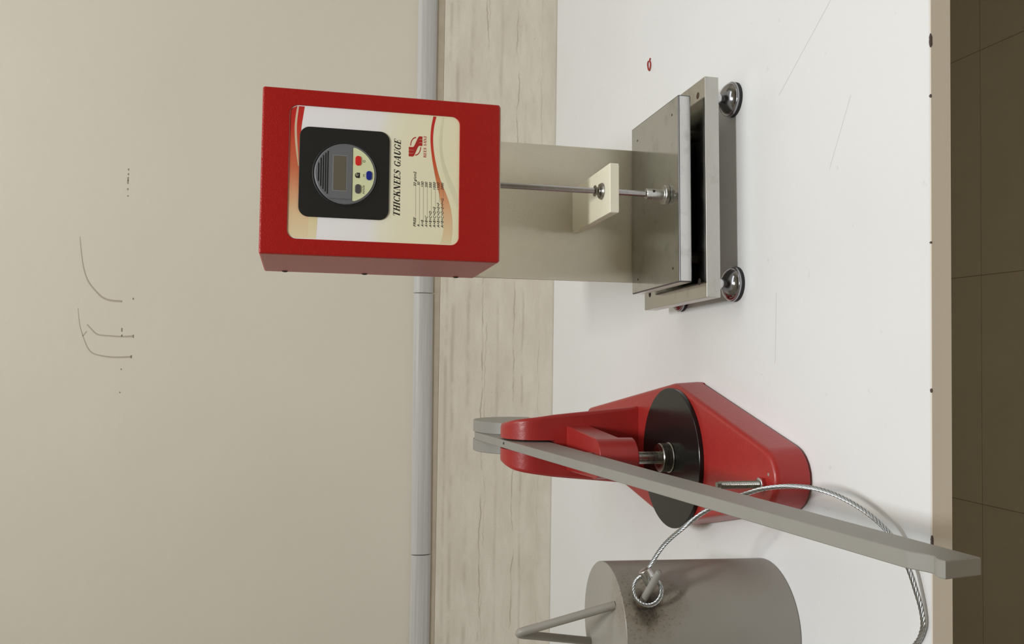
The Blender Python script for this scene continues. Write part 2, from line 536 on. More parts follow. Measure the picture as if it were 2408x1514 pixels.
for (x, z, ln) in [(0.2849, .7023, .003), (0.2773, .7023, .003), (0.2698, .7026, .006), (0.2648, .7027, .006), (0.2535, .7026, .003), (0.2427, .702, .002),
                   (0.0303, .7051, .006), (0.0216, .7048, .003), (-0.0315, .7042, .0016), (-0.0678, .705, .0018), (0.0799, .6896, .003), (0.0207, .688, .005), (-0.0116, .690, .005)]:
    ribbon('scuff_dot', [(x - ln / 2, z), (x, z + 0.0004), (x + ln / 2, z)], 0.0014, 0.0018, M['scuff_dark'], wall)

# ------------------------------------------------------------------ table
TF = 0.5365
TX0, TX1 = -0.95, 1.05
tb = thing('table', 'long white laminate work table with a beige edge band against the wall', 'table', (0.05, 1.02, FLOOR_Z))
tb_off = Vector((-0.05, -1.02, -FLOOR_Z))
def tpart(name, bm, m):
    bmesh.ops.translate(bm, vec=tb_off, verts=bm.verts)
    return obj(name, bm, m, tb)
top = tpart('tabletop', bx(TX0, TX1, TF + 0.0012, WALL_Y - 0.0042, -0.0166, 0.0, 0.0004, 1), M['laminate'])
tpart('edge_band', bx(TX0, TX1, TF, TF + 0.0011, -0.0168, -0.0002, 0.0003, 1), M['edge'])
for xa in (TX0 + 0.02, TX1 - 0.045):
    tpart('leg', bx(xa, xa + 0.025, TF + 0.03, WALL_Y - 0.03, FLOOR_Z, -0.0167, 0.001, 1), M['leg'])
def chip(x, length, h):
    bm = bmesh.new()
    n = 9; A = []; B = []
    for i in range(n):
        u = i / (n - 1); s = math.sin(PI * u) ** 0.6
        dx = x + (u - .5) * length
        A.append((dx, TF - 0.0002, -0.0003 - h * s * random.uniform(.6, 1)))
        B.append((dx, TF + 0.0002 + 0.0016 * s * random.uniform(.5, 1), 0.00012))
    va = [bm.verts.new(p) for p in A]; vt = [bm.verts.new((p[0], TF - 0.0002, 0.00012)) for p in A]; vb = [bm.verts.new(p) for p in B]
    for i in range(n - 1):
        bm.faces.new((va[i], va[i + 1], vt[i + 1], vt[i])); bm.faces.new((vt[i], vt[i + 1], vb[i + 1], vb[i]))
    return tpart('edge_chip', bm, M['chip'])
for c in ((0.2275, 0.010, 0.0020), (0.1877, 0.0025, 0.0008), (0.0833, 0.0016, 0.0007), (-0.0209, 0.003, 0.0005), (-0.1255, 0.008, 0.0014)):
    chip(*c)
def scratch(a, b, wd):
    d = (Vector(b) - Vector(a)).normalized(); n = Vector((-d.y, d.x)) * wd / 2
    bm = bmesh.new()
    bm.faces.new([bm.verts.new((p[0] + s * n.x, p[1] + s * n.y, 0.00008)) for p, s in ((a, 1), (b, 1), (b, -1), (a, -1))])
    return tpart('scratch', bm, M['scratch'])
scratch((0.246, 0.742), (0.345, 0.600), 0.0006)
scratch((0.062, 0.745), (-0.005, 0.747), 0.0005)
scratch((0.215, 0.63), (0.16, 0.66), 0.0004)

# ------------------------------------------------------------------ thickness gauge
G = thing('thickness_gauge', 'thickness gauge with a red box head above a steel platen on chrome feet', 'gauge', (0.1265, 0.8281, 0), 0.0344)
BX0, BX1, BZ0, BZ1, BD = -0.0385, 0.1162, 0.2468, 0.4695, 0.1296
LX0, LX1, LZ0, LZ1, LR = -0.0230, 0.1002, 0.2872, 0.4446, 0.0075
# red housing: shell with a recessed window for the face plate
bm = bmesh.new()
def oloop(d, y): return [(p.x, y, p.y) for p in rrect(BX0 + d, BX1 - d, BZ0 + d, BZ1 - d, max(0.0022 - d, 0.0006), 4)]
def hloop(d, y): return [(p.x, y, p.y) for p in rrect(LX0 - d, LX1 + d, LZ0 - d, LZ1 + d, LR + d, 8)]
loops = [oloop(0.001, BD), oloop(0, BD - 0.001), oloop(0, 0.0022), oloop(0.0007, 0.0007), oloop(0.0022, 0.0)]
rings = [[bm.verts.new(p) for p in L] for L in loops]
for A, B in zip(rings, rings[1:]):
    for k in range(len(A)): bm.faces.new((A[k], A[(k + 1) % len(A)], B[(k + 1) % len(A)], B[k]))
bm.faces.new(list(reversed(rings[0])))
hl = [hloop(0.0011, 0.0), hloop(0.0007, 0.0002), hloop(0.0004, 0.0008), hloop(0.0004, 0.0035)]
hr = [[bm.verts.new(p) for p in L] for L in hl]
for A, B in zip(hr, hr[1:]):
    for k in range(len(A)): bm.faces.new((A[k], A[(k + 1) % len(A)], B[(k + 1) % len(A)], B[k]))
bm.faces.new(hr[-1])
bm.edges.ensure_lookup_table()
def ring_edges(R): return [bm.edges.get((R[k], R[(k + 1) % len(R)])) for k in range(len(R))]
bmesh.ops.triangle_fill(bm, use_beauty=True, use_dissolve=False, edges=ring_edges(rings[-1]) + ring_edges(hr[0]))
# turned-in top corner of the left side wall
hs = obj('housing', bm, M['red_box'], G, 30)
for z in (0.4484, 0.3663, 0.2680):
    bm = lt([(0, 0), (0.0030, 0), (0.0030, 0.0005), (0.0018, 0.0010), (0, 0.0006)], n=16, mat=axis_mat((BX0 - 0.0000, BD - 0.006, z), (-1, 0, 0)))
    obj('screw', bm, M['hole'], G)
bm = bmesh.new(); box(bm, BX0 + 0.002, BX1 - 0.002, 0.002, BD - 0.002, BZ0 - 0.0008, BZ0 + 0.0004, 0.0002, 1)
obj('bounce_panel', bm, M['cream'], G)  # unseen cream underside, added to keep red bounce off the guide block
# face plate
bm = bmesh.new(); plate_xz(bm, rrect(LX0 - 0.0005, LX1 + 0.0005, LZ0 - 0.0005, LZ1 + 0.0005, LR + 0.0005), 0.0012, 0.0034)
FP = obj('face_plate', bm, M['label'], G)

def grad_strip(name, upper, lower, cols, y, parent, nseg=40, x0=None, x1=None):
    """printed band between two outlines (given along x), coloured by x"""
    def ev(L, x):
        L = sorted(L)
        if x <= L[0][0]: return L[0][1]
        n = len(L)
        def slope(k):
            a, b = L[max(k - 1, 0)], L[min(k + 1, n - 1)]
            return (b[1] - a[1]) / (b[0] - a[0])
        for k in range(n - 1):
            (xa, za), (xb, zb) = L[k], L[k + 1]
            if x <= xb:
                h = xb - xa; u = (x - xa) / h
                return ((2 * u ** 3 - 3 * u * u + 1) * za + (u ** 3 - 2 * u * u + u) * h * slope(k)
                        + (3 * u * u - 2 * u ** 3) * zb + (u ** 3 - u * u) * h * slope(k + 1))
        return L[-1][1]
    xs0 = max(min(p[0] for p in upper), min(p[0] for p in lower)) if x0 is None else x0
    xs1 = min(max(p[0] for p in upper), max(p[0] for p in lower)) if x1 is None else x1
    bm = bmesh.new(); lay = bm.loops.layers.float_color.new('print')
    A = []; xs = []
    for i in range(nseg + 1):
        x = xs0 + (xs1 - xs0) * i / nseg
        A.append((bm.verts.new((x / 1000, y, ev(upper, x) / 1000)), bm.verts.new((x / 1000, y, ev(lower, x) / 1000)))); xs.append(x)
    def col(x):
        C = sorted(cols)
        if x <= C[0][0]: return C[0][1]
        for (xa, ca), (xb, cb) in zip(C, C[1:]):
            if x <= xb:
                u = (x - xa) / (xb - xa)
                return tuple(ca[k] + (cb[k] - ca[k]) * u for k in range(3))
        return C[-1][1]
    for i in range(nseg):
        f = bm.faces.new((A[i][0], A[i + 1][0], A[i + 1][1], A[i][1]))
        for lp in f.loops: lp[lay] = (*lin(col(lp.vert.co.x * 1000)), 1)
    return obj(name, bm, M['print'], parent)
PR = 0.00116
lo_up = [(99.8, 312.3), (88.7, 314.3), (75.9, 314.8), (62.3, 313.5), (46.9, 310.9), (30.6, 307.3), (19.0, 304.6), (3.7, 301.9), (-7.9, 301.3), (-15.7, 302.4), (-22.6, 304.6)]
lo_lo = [(99.8, 309.4), (88.9, 311.6), (76.1, 312.3), (62.5, 310.9), (47.1, 307.5), (36.6, 304.0), (25.2, 299.0), (14.7, 295.4), (4.1, 293.4), (-5.6, 292.8), (-14.3, 293.2), (-22.6, 294.6)]
grad_strip('grey_swoosh', [(99.8, 303.8), (86.4, 305.6), (72.6, 306.2), (59.0, 304.8), (47.4, 302.2), (36.0, 298.2), (23.6, 293.2), (14.0, 289.4)],
           [(99.8, 301.8), (86.6, 303.0), (72.8, 303.5), (59.2, 301.9), (47.7, 298.3), (36.3, 293.3), (28.6, 289.8), (14.0, 287.6)],
           [(99, (236, 230, 197)), (60, (226, 221, 190)), (14, (238, 232, 200))], PR, FP)
grad_strip('orange_swoosh', lo_up, lo_lo, [(99, (205, 48, 46)), (76, (208, 58, 48)), (60, (212, 82, 54)), (42, (212, 118, 74)), (25, (228, 158, 116)), (8, (234, 192, 148)), (-22, (238, 222, 182))], PR - 0.00003, FP)
grad_strip('top_swoosh', [(100.0, 438.6), (99.2, 441.2), (97.6, 443.2), (95.2, 444.4), (93.0, 444.7), (40, 444.7), (-15.6, 444.7), (-18.5, 444.2), (-20.8, 442.8), (-22.2, 440.6), (-22.8, 438.0)],
           [(99.9, 431.8), (90.3, 433.1), (80.7, 434.3), (60, 434.8), (30, 432), (12, 428.5), (-2, 426.0), (-22.8, 426.8)],
           [(99, (200, 46, 42)), (84, (204, 52, 44)), (66, (212, 88, 62)), (45, (214, 112, 80)), (22, (228, 164, 124)), (0, (236, 206, 164)), (-22, (240, 224, 186))], PR, FP)
grad_strip('light_stripe', [(99.9, 438.6), (84.0, 440.4), (71.8, 440.2), (58.7, 438.9), (44, 436.6)], [(100.0, 437.0), (84.2, 438.4), (71.9, 438.2), (57.8, 437.0), (44, 435.9)],
           [(99, (226, 196, 176)), (44, (222, 200, 166))], PR - 0.00003, FP)
grad_strip('cream_corner', [(-2.6, 425.9), (-12, 426.2), (-22.8, 426.8)], [(-2.6, 418.3), (-12, 418.7), (-22.8, 419.4)], [(-22, (243, 230, 194)), (-2, (236, 218, 174))], PR - 0.00002, FP)

# ---- lettering
def ft(name, body, x0, x1, z0, zc, m, y, parent, shear=0.0, bold=0.0, track=1.0):
    """sans lettering fitted between x0..x1, baseline z0, cap line zc (millimetres)"""
    cu = bpy.data.curves.new('t', 'FONT'); cu.body = body; cu.shear = shear; cu.offset = bold; cu.resolution_u = 3; cu.space_character = track
    o = bpy.data.objects.new('t', cu); COL.objects.link(o)
    dg = bpy.context.evaluated_depsgraph_get(); dg.update()
    me = bpy.data.meshes.new_from_object(o.evaluated_get(dg))
    bpy.data.objects.remove(o); bpy.data.curves.remove(cu)
    xs = [v.co.x for v in me.vertices]
    sx = (x1 - x0) / (max(xs) - min(xs)); mn = min(xs); sz = (zc - z0) / 0.70
    for v in me.vertices:
        v.co = Vector(((x0 + (v.co.x - mn) * sx) / 1000, y, (z0 + v.co.y * sz) / 1000))
    me.name = name; me.materials.clear(); me.materials.append(m)
    o = bpy.data.objects.new(name, me); COL.objects.link(o); o.parent = parent
    return o

TH, TN, SH, SL = 0.21, 0.065, 0.055, 0.085      # stem, hairline, serif height, serif overhang
def R_(x0, x1, y0, y1): return [((x0, y0), (x1, y0)), ((x0, y1), (x1, y1))]
def stem(x, wd, serif=(1, 1), y0=0.0, y1=1.0):
    s = [R_(x, x + wd, y0, y1)]
    if serif[0]: s.append(R_(x - SL, x + wd + SL, y0, y0 + SH))
    if serif[1]: s.append(R_(x - SL, x + wd + SL, y1 - SH, y1))
    return s
def diag(xa, ya, xb, yb, wd): return [((xa, ya), (xa + wd, ya)), ((xb, yb), (xb + wd, yb))]
def arc(cx, cy, rx, ry, a0, a1, tx, ty, n=18):
    out = []
    for i in range(n + 1):
        a = math.radians(a0 + (a1 - a0) * i / n); c, s = math.cos(a), math.sin(a)
        out.append(((cx + rx * c, cy + ry * s), (cx + (rx - tx) * c, cy + (ry - ty) * s)))
    return out
def band(pts, wf):
    P = spline([(a, b, 0) for a, b in pts], 5); N = len(P); out = []
    for i, p in enumerate(P):
        d = (P[min(i + 1, N - 1)] - P[max(i - 1, 0)]).normalized(); wd = wf(i / (N - 1)) / 2
        out.append(((p.x - d.y * wd, p.y + d.x * wd), (p.x + d.y * wd, p.y - d.x * wd)))
    return out
GL = {
 'T': ([R_(.02, .74, 1 - SH, 1), R_(.02, .07, .76, 1), R_(.69, .74, .76, 1)] + stem(.275, TH, (1, 0)), .78),
 'H': (stem(.09, TH) + stem(.56, TH) + [R_(.2, .66, .47, .54)], .88),
 'I': (stem(.09, TH), .42),
 'C': ([arc(.40, .5, .39, .5, 42, 318, .2, .065), R_(.64, .69, .66, .98), R_(.64, .69, .04, .26)], .76),
 'K': (stem(.09, TH) + [diag(.27, .38, .62, 1, .09), diag(.36, .56, .62, 0, .24), R_(.5, .86, 0, SH), R_(.5, .8, 1 - SH, 1)], .88),
 'N': (stem(.11, TN) + stem(.68, TN, (0, 1)) + [diag(.06, 1, .55, 0, .22)], .88),
 'E': (stem(.09, TH, (1, 1)) + [R_(.1, .64, 0, SH), R_(.1, .62, 1 - SH, 1), R_(.2, .5, .48, .54), R_(.59, .64, 0, .27), R_(.57, .62, .75, 1), R_(.46, .5, .36, .66)], .72),
 'S': ([band([(.54, .78), (.45, .93), (.30, .965), (.15, .87), (.15, .70), (.30, .55), (.46, .42), (.50, .24), (.38, .06), (.22, .035), (.09, .16), (.06, .28)],
             lambda u: .07 + .15 * math.exp(-((u - .5) / .17) ** 2)), R_(.52, .57, .70, 1), R_(.04, .09, 0, .30)], .66),
 'G': ([arc(.40, .5, .39, .5, 42, 330, .2, .065), R_(.64, .69, .66, .98)] + stem(.55, .17, (0, 1), .05, .46), .82),
 'A': ([diag(.02, 0, .36, 1, .07), diag(.52, 0, .33, 1, .22), R_(.2, .6, .28, .34), R_(-.05, .2, 0, SH), R_(.43, .84, 0, SH)], .80),
 'U': ([R_(.1, .1 + TH, .3, 1), R_(.64, .70, .3, 1), arc(.40, .32, .30, .32, 180, 360, .2, .1), R_(.02, .40, 1 - SH, 1), R_(.54, .80, 1 - SH, 1)], .84),
 'R': (stem(.09, TH) + [arc(.36, .74, .29, .26, -90, 90, .19, .06), R_(.2, .38, .48, .54), R_(.2, .38, 1 - SH, 1), diag(.38, .5, .60, 0, .22), R_(.6, .88, 0, SH)], .82),
 'J': (stem(.2, TH, (0, 1), .2, 1) + [band([(.30, .25), (.27, .08), (.14, .02), (.03, .10)], lambda u: .20 - .1 * u)], .50),
 ' ': ([], .42),
}
def serif_text(name, body, x0, x1, z0, zc, m, y, parent, shear=0.0):
    bm = bmesh.new(); cx = 0.0; V = []
    for ch in body:
        strips, adv = GL[ch]
        for st in strips:
            prev = None
            for a, b in st:
                cur = [bm.verts.new((cx + p[0] + shear * p[1], 0, p[1])) for p in (a, b)]
                V += cur
                if prev: bm.faces.new((prev[0], prev[1], cur[1], cur[0]))
                prev = cur
        cx += adv + 0.03
    xs = [v.co.x for v in V]; mn, mx = min(xs), max(xs)
    for v in V:
        v.co = Vector(((x0 + (v.co.x - mn) / (mx - mn) * (x1 - x0)) / 1000, y, (z0 + v.co.z * (zc - z0)) / 1000))
    me = bpy.data.meshes.new(name); bm.to_mesh(me); bm.free(); me.materials.append(m)
    o = bpy.data.objects.new(name, me); COL.objects.link(o); o.parent = parent
    return o
YT = PR - 0.00008
serif_text('title_lettering', 'THICKNEES GAUGE', 2.2, 75.8, 342.9, 349.0, M['ink'], YT, FP, 0.27)
serif_text('brand_lettering', 'REES SANJ', 59.4, 80.0, 318.7, 321.3, M['ink_red'], YT, FP)
rows = [('FREE', 1.9, '20 g/cm2', 31.1, 45.3, 327.7), ('A', -4.9, '50', 32.3, 35.9, 324.1), ('A+B', -0.5, '100', 30.9, 36.4, 320.4), ('A+B+C', 3.9, '200', 30.6, 36.2, 316.7),
        ('A+B+C+D', 8.4, '500', 30.4, 36.1, 312.85), ('A+B+C+D+E', 12.8, '1000', 29.0, 36.4, 309.0), ('A+B+C+D+E+F', 16.9, '1500', 28.9, 36.3, 305.25), ('A+B+C+D+E+F+G', 21.4, '2000', 29.1, 36.3, 301.5)]
for a, xa, b, xb, xc, z in rows:
    ft('table_lettering', a, -7.2, xa, z, z + 2.35, M['ink'], YT, FP, 0.25, 0.014)
    ft('table_lettering', b, xb, xc, z + 0.35, z + 2.7, M['ink'], YT, FP, 0.25, 0.014)
    nd = max(3, int((xb - xa - 0.6) / 0.75))
    bm = bmesh.new()
    for i in range(nd):
        x = xa + 0.4 + (xb - xa - 0.6) * i / nd; zz_ = z + 0.05 + 0.35 * i / nd
        bm.faces.new([bm.verts.new((q[0] / 1000, YT, q[1] / 1000)) for q in ((x, zz_), (x + .42, zz_), (x + .42, zz_ + .36), (x, zz_ + .36))])
    obj('dotted_line', bm, M['ink_grey'], FP)

# ---- maker's emblem: three wavy bands making an S, and two arcs
def strip_obj(name, strips, m, y, parent):
    bm = bmesh.new()
    for st in strips:
        prev = None
        for a, b in st:
            cur = [bm.verts.new((p[0] / 1000, y, p[1] / 1000)) for p in (a, b)]
            if prev: bm.faces.new((prev[0], prev[1], cur[1], cur[0]))
            prev = cur
    return obj(name, bm, m, parent)
em = []
for k in range(3):
    la = 59.6 + 3.12 * k; lb = la + 2.9                    # band in the left block, ascending to the right one
    ra = 70.4 + 3.12 * k; rb = ra + 2.9
    st = []
    zs = [335.3, 332.6, 331.5] + [331.5 - 6.3 * i / 14 for i in range(1, 15)] + [324.0, 322.5]
    for i, z in enumerate(zs):
        u = min(1, max(0, (331.6 - z) / 6.4)); u = u * u * (3 - 2 * u)
        st.append(((la + (ra - la) * u, z), (lb + (rb - lb) * u, z)))
    em.append(st)
strip_obj('emblem', em + [
    [((70.0 + 8.6 * math.sin(t), 328.6 + 5.4 * math.cos(t)), (70.0 + 7.6 * math.sin(t), 328.6 + 4.7 * math.cos(t))) for t in [PI / 2 * i / 12 for i in range(13)]],
    [((69.4 - 8.7 * math.sin(t), 329.2 - 5.5 * math.cos(t)), (69.4 - 7.7 * math.sin(t), 329.2 - 4.8 * math.cos(t))) for t in [PI / 2 * i / 12 for i in range(13)]]], M['ink_red'], YT, FP)

# ---- black square bezel and the digital dial
bm = bmesh.new()
pl = rrect(-0.0027, 0.0812, 0.3533, 0.4357, 0.0092)
stack(bm, [[(p.x, 0.0014, p.y) for p in pl], [(p.x, 0.0004, p.y) for p in pl], [(p.x, 0.0001, p.y) for p in inset(pl, 0.0003)]])
BZ = obj('bezel', bm, M['black_plastic'], G)
DX, DZ, DR = 0.0384, 0.3937, 0.0284
front = axis_mat((DX, 0.0, DZ), (0, -1, 0))
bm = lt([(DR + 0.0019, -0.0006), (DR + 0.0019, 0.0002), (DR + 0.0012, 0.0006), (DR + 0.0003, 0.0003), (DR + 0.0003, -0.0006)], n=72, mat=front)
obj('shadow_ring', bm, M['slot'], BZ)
bm = lt([(0, -0.0003), (DR, -0.0003), (DR, 0.0010), (DR - 0.0008, 0.0018), (DR - 0.0014, 0.0016), (0, 0.0016)], n=72, mat=front)
DI = obj('dial_indicator', bm, M['dial_grey'], G)
# raised middle with the ribbed cap above the display
pts = [Vector((0.0148, 0.3877)), Vector((0.0620, 0.3877)), Vector((0.0620, 0.4085))]
a0 = math.atan2(0.4085 - DZ, 0.0620 - DX); a1 = PI - a0
for k in range(1, 16):
    a = a0 + (a1 - a0) * k / 15
    pts.append(Vector((DX + (DR - 0.0006) * math.cos(a), DZ + (DR - 0.0006) * math.sin(a))))
bm = bmesh.new()
stack(bm, [[(p.x, -0.0014, p.y) for p in pts], [(p.x, -0.0024, p.y) for p in pts], [(p.x, -0.0027, p.y) for p in inset(pts, 0.0004)]])
obj('raised_panel', bm, M['dial_grey'], DI)
for xa, xb, z in ((18.8, 58.8, 410.0), (20.8, 56.9, 411.9), (23.0, 54.6, 414.0), (25.6, 52.0, 416.1), (30.2, 47.2, 418.2)):
    bm = bmesh.new(); box(bm, xa / 1000, xb / 1000, -0.00285, -0.0022, (z - .55) / 1000, (z + .5) / 1000)
    obj('slot', bm, M['slot'], DI)
    bm = bmesh.new(); box(bm, xa / 1000 + .0004, xb / 1000 - .0004, -0.0031, -0.0022, (z + .55) / 1000, (z + 1.05) / 1000, 0.0001, 1)
    obj('rib', bm, M['dial_grey'], DI)
bm = bmesh.new(); box(bm, 0.0216, 0.0556, -0.0028, -0.0022, 0.3922, 0.4056, 0.0002, 1)
obj('display_frame', bm, M['dial_rim'], DI)
bm = bmesh.new(); box(bm, 0.0226, 0.0548, -0.00295, -0.0025, 0.3933, 0.4048)
obj('display', bm, M['lcd'], DI)
_R = 0.0264; _h = DZ - 0.3874; _a = math.asin(_h / _R)
mp = [Vector((DX - _R * math.cos(_a) + 0.0022, 0.3874))]
mp += [Vector((DX - _R * math.cos(t), DZ - _R * math.sin(t))) for t in [_a + 0.09 + (PI - 2 * _a - 0.18) * k / 30 for k in range(31)]]
mp += [Vector((DX + _R * math.cos(_a) - 0.0022, 0.3874))]
mp.insert(1, Vector((DX - _R * math.cos(_a) + 0.0007, 0.3867))); mp.insert(-1, Vector((DX + _R * math.cos(_a) - 0.0007, 0.3867)))
bm = bmesh.new()
stack(bm, [[(p.x, -0.0012, p.y) for p in mp], [(p.x, -0.0021, p.y) for p in mp]])
obj('key_panel', bm, M['moon'], DI)
for nm, xa, xb, za, zb, m_ in (('button', 46.8, 55.9, 379.8, 385.1, 'btn_red'), ('button', 33.7, 42.3, 369.6, 374.9, 'btn_blue'), ('button', 20.5, 29.3, 379.6, 384.9, 'btn_grey')):
    pl = rrect(xa / 1000, xb / 1000, za / 1000, zb / 1000, 0.0026, 6)
    bm = bmesh.new()
    stack(bm, [[(p.x, -0.0020, p.y) for p in pl], [(p.x, -0.0028, p.y) for p in pl], [(p.x, -0.0031, p.y) for p in inset(pl, 0.0005)]])
    o = obj(nm, bm, M[m_], DI)
    o['label'] = {'btn_red': 'red button', 'btn_blue': 'blue button', 'btn_grey': 'dark grey button'}[m_]
YK = -0.00216
strip_obj('key_lettering', [[((51.25 + 1.1 * math.cos(t), 377.0 + 1.15 * math.sin(t)), (51.25 + .75 * math.cos(t), 377.0 + .8 * math.sin(t))) for t in [2 * PI * i / 24 for i in range(25)]]], M['ink'], YK, DI)
ft('key_lettering', 'M', 36.9, 38.9, 376.0, 377.9, M['ink'], YK, DI, 0, 0.0)
ft('key_lettering', 'mm/in', 20.5, 28.6, 376.1, 378.5, M['ink'], YK, DI, 0.2, 0.006)
lg = fillet([(35.2, 380.6), (40.2, 380.6), (40.2, 385.1), (35.2, 385.1)], [0.2, 0.2, 2.2, 2.2], 6)
bm = bmesh.new(); bm.faces.new([bm.verts.new((p.x / 1000, YK, p.y / 1000)) for p in lg]); obj('key_emblem', bm, M['ink'], DI)
strip_obj('key_emblem', [[((38.3 + 1.35 * math.cos(t), 383.2 + 1.25 * math.sin(t)), (38.3 + 1.1 * math.cos(t), 383.2 + 1.0 * math.sin(t))) for t in [0.2 + 5.2 * i / 20 for i in range(21)]],
                         [((37.5, 383.0), (37.5, 383.3)), ((39.3, 383.2), (39.3, 383.5))]], M['moon'], YK - 0.00005, DI)

# ---- cream back plate, guide block, spindle, foot
bm = bmesh.new(); box(bm, -0.0372, 0.1172, 0.1300, 0.1345, 0.0412, 0.42, 0.0008, 2)
obj('back_plate', bm, M['cream'], G)
bm = bmesh.new()
pr = fillet([(0.0169, 0.1238), (0.0671, 0.1238), (0.0671, 0.1335), (0.0169, 0.1335)], [0.0016, 0.0016, 0.0006, 0.0006], 4)
stack(bm, [[(p.x, 0.1299, p.y) for p in pr], [(p.x, 0.0043, p.y) for p in pr], [(p.x, 0.0036, p.y) for p in inset(pr, 0.0006)]])
GB = obj('guide_block', bm, M['cream_block'], G)
RX, RY = 0.0432, 0.0271
obj('bushing', lt([(0.0033, 0.1336), (0.0084, 0.1336), (0.0086, 0.1345), (0.0080, 0.1352), (0.0080, 0.1358), (0.0074, 0.1366), (0.0050, 0.1372), (0.0040, 0.1385), (0.0036, 0.1405), (0.0033, 0.1405)], RX, RY), M['steel_dark'], GB)
obj('retaining_clip', lt([(0.0031, 0.1408), (0.0056, 0.1408), (0.0058, 0.1413), (0.0056, 0.1418), (0.0031, 0.1418)], RX, RY, 24), M['steel_dark'], GB)
obj('spindle', lt([(0, 0.070), (0.0030, 0.070), (0.0030, 0.2475), (0, 0.2475)], RX, RY, 32), M['steel_rod'], G)
PF = obj('presser_foot', lt([(0, 0.0622), (0.0096, 0.0622), (0.0101, 0.0626), (0.0101, 0.0664), (0.0096, 0.0669), (0.0060, 0.0672), (0.0056, 0.0676), (0.0056, 0.0856), (0.0050, 0.0862), (0.0031, 0.0862)], RX, RY, 48), M['steel_turned'], G)
obj('set_screw', lt([(0, 0), (0.0014, 0), (0.0014, 0.0003), (0, 0.0003)], n=14, mat=axis_mat((RX + 0.0022, RY - 0.0053, 0.0788), (0.35, -1, 0))), M['hole'], PF)

# ---- platen, pads, base plate, feet
def slab(x0, x1, y0, y1, z0, z1, b): return bx(x0, x1, y0, y1, z0, z1, b, 2)
PT = obj('platen', slab(-0.0511, 0.1412, -0.0021, 0.1289, 0.0481, 0.0620, 0.0014), M['steel_platen'], G, 50)
PT.data.materials.append(M['steel_side']); PT.data.materials.append(M['steel_grime'])
for p in PT.data.polygons:
    if max(abs(c) for c in p.normal) < 0.98: p.material_index = 2
    elif abs(p.normal.z) < 0.5: p.material_index = 1
for x, y in ((0.1234, 0.1103), (0.1246, 0.0138), (-0.0358, 0.1106), (-0.0355, 0.0138)):
    obj('pin_hole', lt([(0, 0.06195), (0.0015, 0.06195), (0.0013, 0.06208), (0, 0.06208)], x, y, 14), M['hole'], PT)
SB = obj('base_plate', slab(-0.0676, 0.1559, -0.0202, 0.1429, 0.0261, 0.0410, 0.0006), M['steel_base'], G, 50)
SB.data.materials.append(M['steel_base_side'])
for p in SB.data.polygons:
    if abs(p.normal.z) < 0.5: p.material_index = 1
for x in (-0.02, 0.11):
    for y in (0.035, 0.095):
        obj('standoff', lt(cylp(0.006, 0.0410, 0.0482), x, y, 24), M['steel_dark'], G)
foot_prof = [(0, 0), (0.0168, 0), (0.0178, 0.0008), (0.0178, 0.0030), (0.0172, 0.0036), (0, 0.0036)]
cone_prof = [(0, 0.0036), (0.0176, 0.0036), (0.0180, 0.0042), (0.0180, 0.0058), (0.0176, 0.0064), (0.0171, 0.0066), (0.0170, 0.0072), (0.0164, 0.0084), (0.0150, 0.0102), (0.0128, 0.0122), (0.0100, 0.0140), (0.0076, 0.0152), (0.0060, 0.0160), (0.0050, 0.0166), (0, 0.0167)]
for i, (x, y) in enumerate(((-0.0516, -0.0037), (0.1398, -0.0037), (-0.0516, 0.1268), (0.1398, 0.1268))):
    ft_ = obj('foot', lt(cone_prof, x, y, 64), M['chrome'], G)
    obj('rubber_pad', lt(foot_prof, x, y, 64), M['rubber'], ft_)
    obj('stem', lt([(0, 0.0166), (0.0046, 0.0166), (0.0046, 0.0182), (0.0062, 0.0186), (0.0064, 0.0232), (0.0060, 0.0237), (0.0046, 0.0240), (0.0046, 0.0262), (0, 0.0262)], x, y, 24), M['steel_turned'], ft_)
    obj('bolt_hole', lt([(0, 0.04095), (0.0036, 0.04095), (0.0033, 0.04112), (0, 0.04112)], x + 0.0012, y, 20), M['rust'] if i == 1 else M['hole'], SB)

# ------------------------------------------------------------------ red lever press
PX, PY = -0.1085, 0.8965
P = thing('lever_press', 'red cast-iron lever press with black disc and long grey lever arm', 'press', (PX, PY, 0))
off = Vector((-PX, -PY, 0))
def pp(name, bm, m, parent=None, smooth=35):
    bmesh.ops.translate(bm, vec=off, verts=bm.verts)
    return obj(name, bm, m, parent or P, smooth)
outline = fillet([(-0.1055, 0.601), (-0.0285, 0.900), (-0.0740, 1.197), (-0.1370, 1.197), (-0.1815, 0.905)], [0.0275, 0.03, 0.013, 0.013, 0.03], 10)
def z_loop(d, z): return [(p.x, p.y, z) for p in inset(outline, d)]
bm = bmesh.new()
stack(bm, [z_loop(-0.0018, 0.0028), z_loop(-0.0022, 0.0050), z_loop(-0.0005, 0.0295), z_loop(0.0003, 0.0325), z_loop(0.0018, 0.0345), z_loop(0.0040, 0.0352)])
pp('base', bm, M['red_cast'], None, 45)
def pad(keep):
    o_ = [p for p in inset(outline, -0.0020) if keep(p)]
    c_ = sum((p for p in o_), Vector((0, 0))) / len(o_)
    q = o_ + [c_ + (p - c_) * 0.25 + (Vector((-0.1055, 0.9)) - c_).normalized() * 0.016 for p in reversed(o_)]
    bm = bmesh.new()
    stack(bm, [[(p.x, p.y, 0.0) for p in q], [(p.x, p.y, 0.0031) for p in q]])
    pp('foot', bm, M['red_cast'])
pad(lambda p: p.x > -0.07 and 0.868 < p.y < 0.96)
pad(lambda p: p.x < -0.14 and 0.868 < p.y < 0.96)
pp('foot', lt([(0, 0), (0.020, 0), (0.020, 0.0032), (0, 0.0032)], -0.1055, 0.712, 32), M['red_cast'])
pad(lambda p: p.y > 1.17)
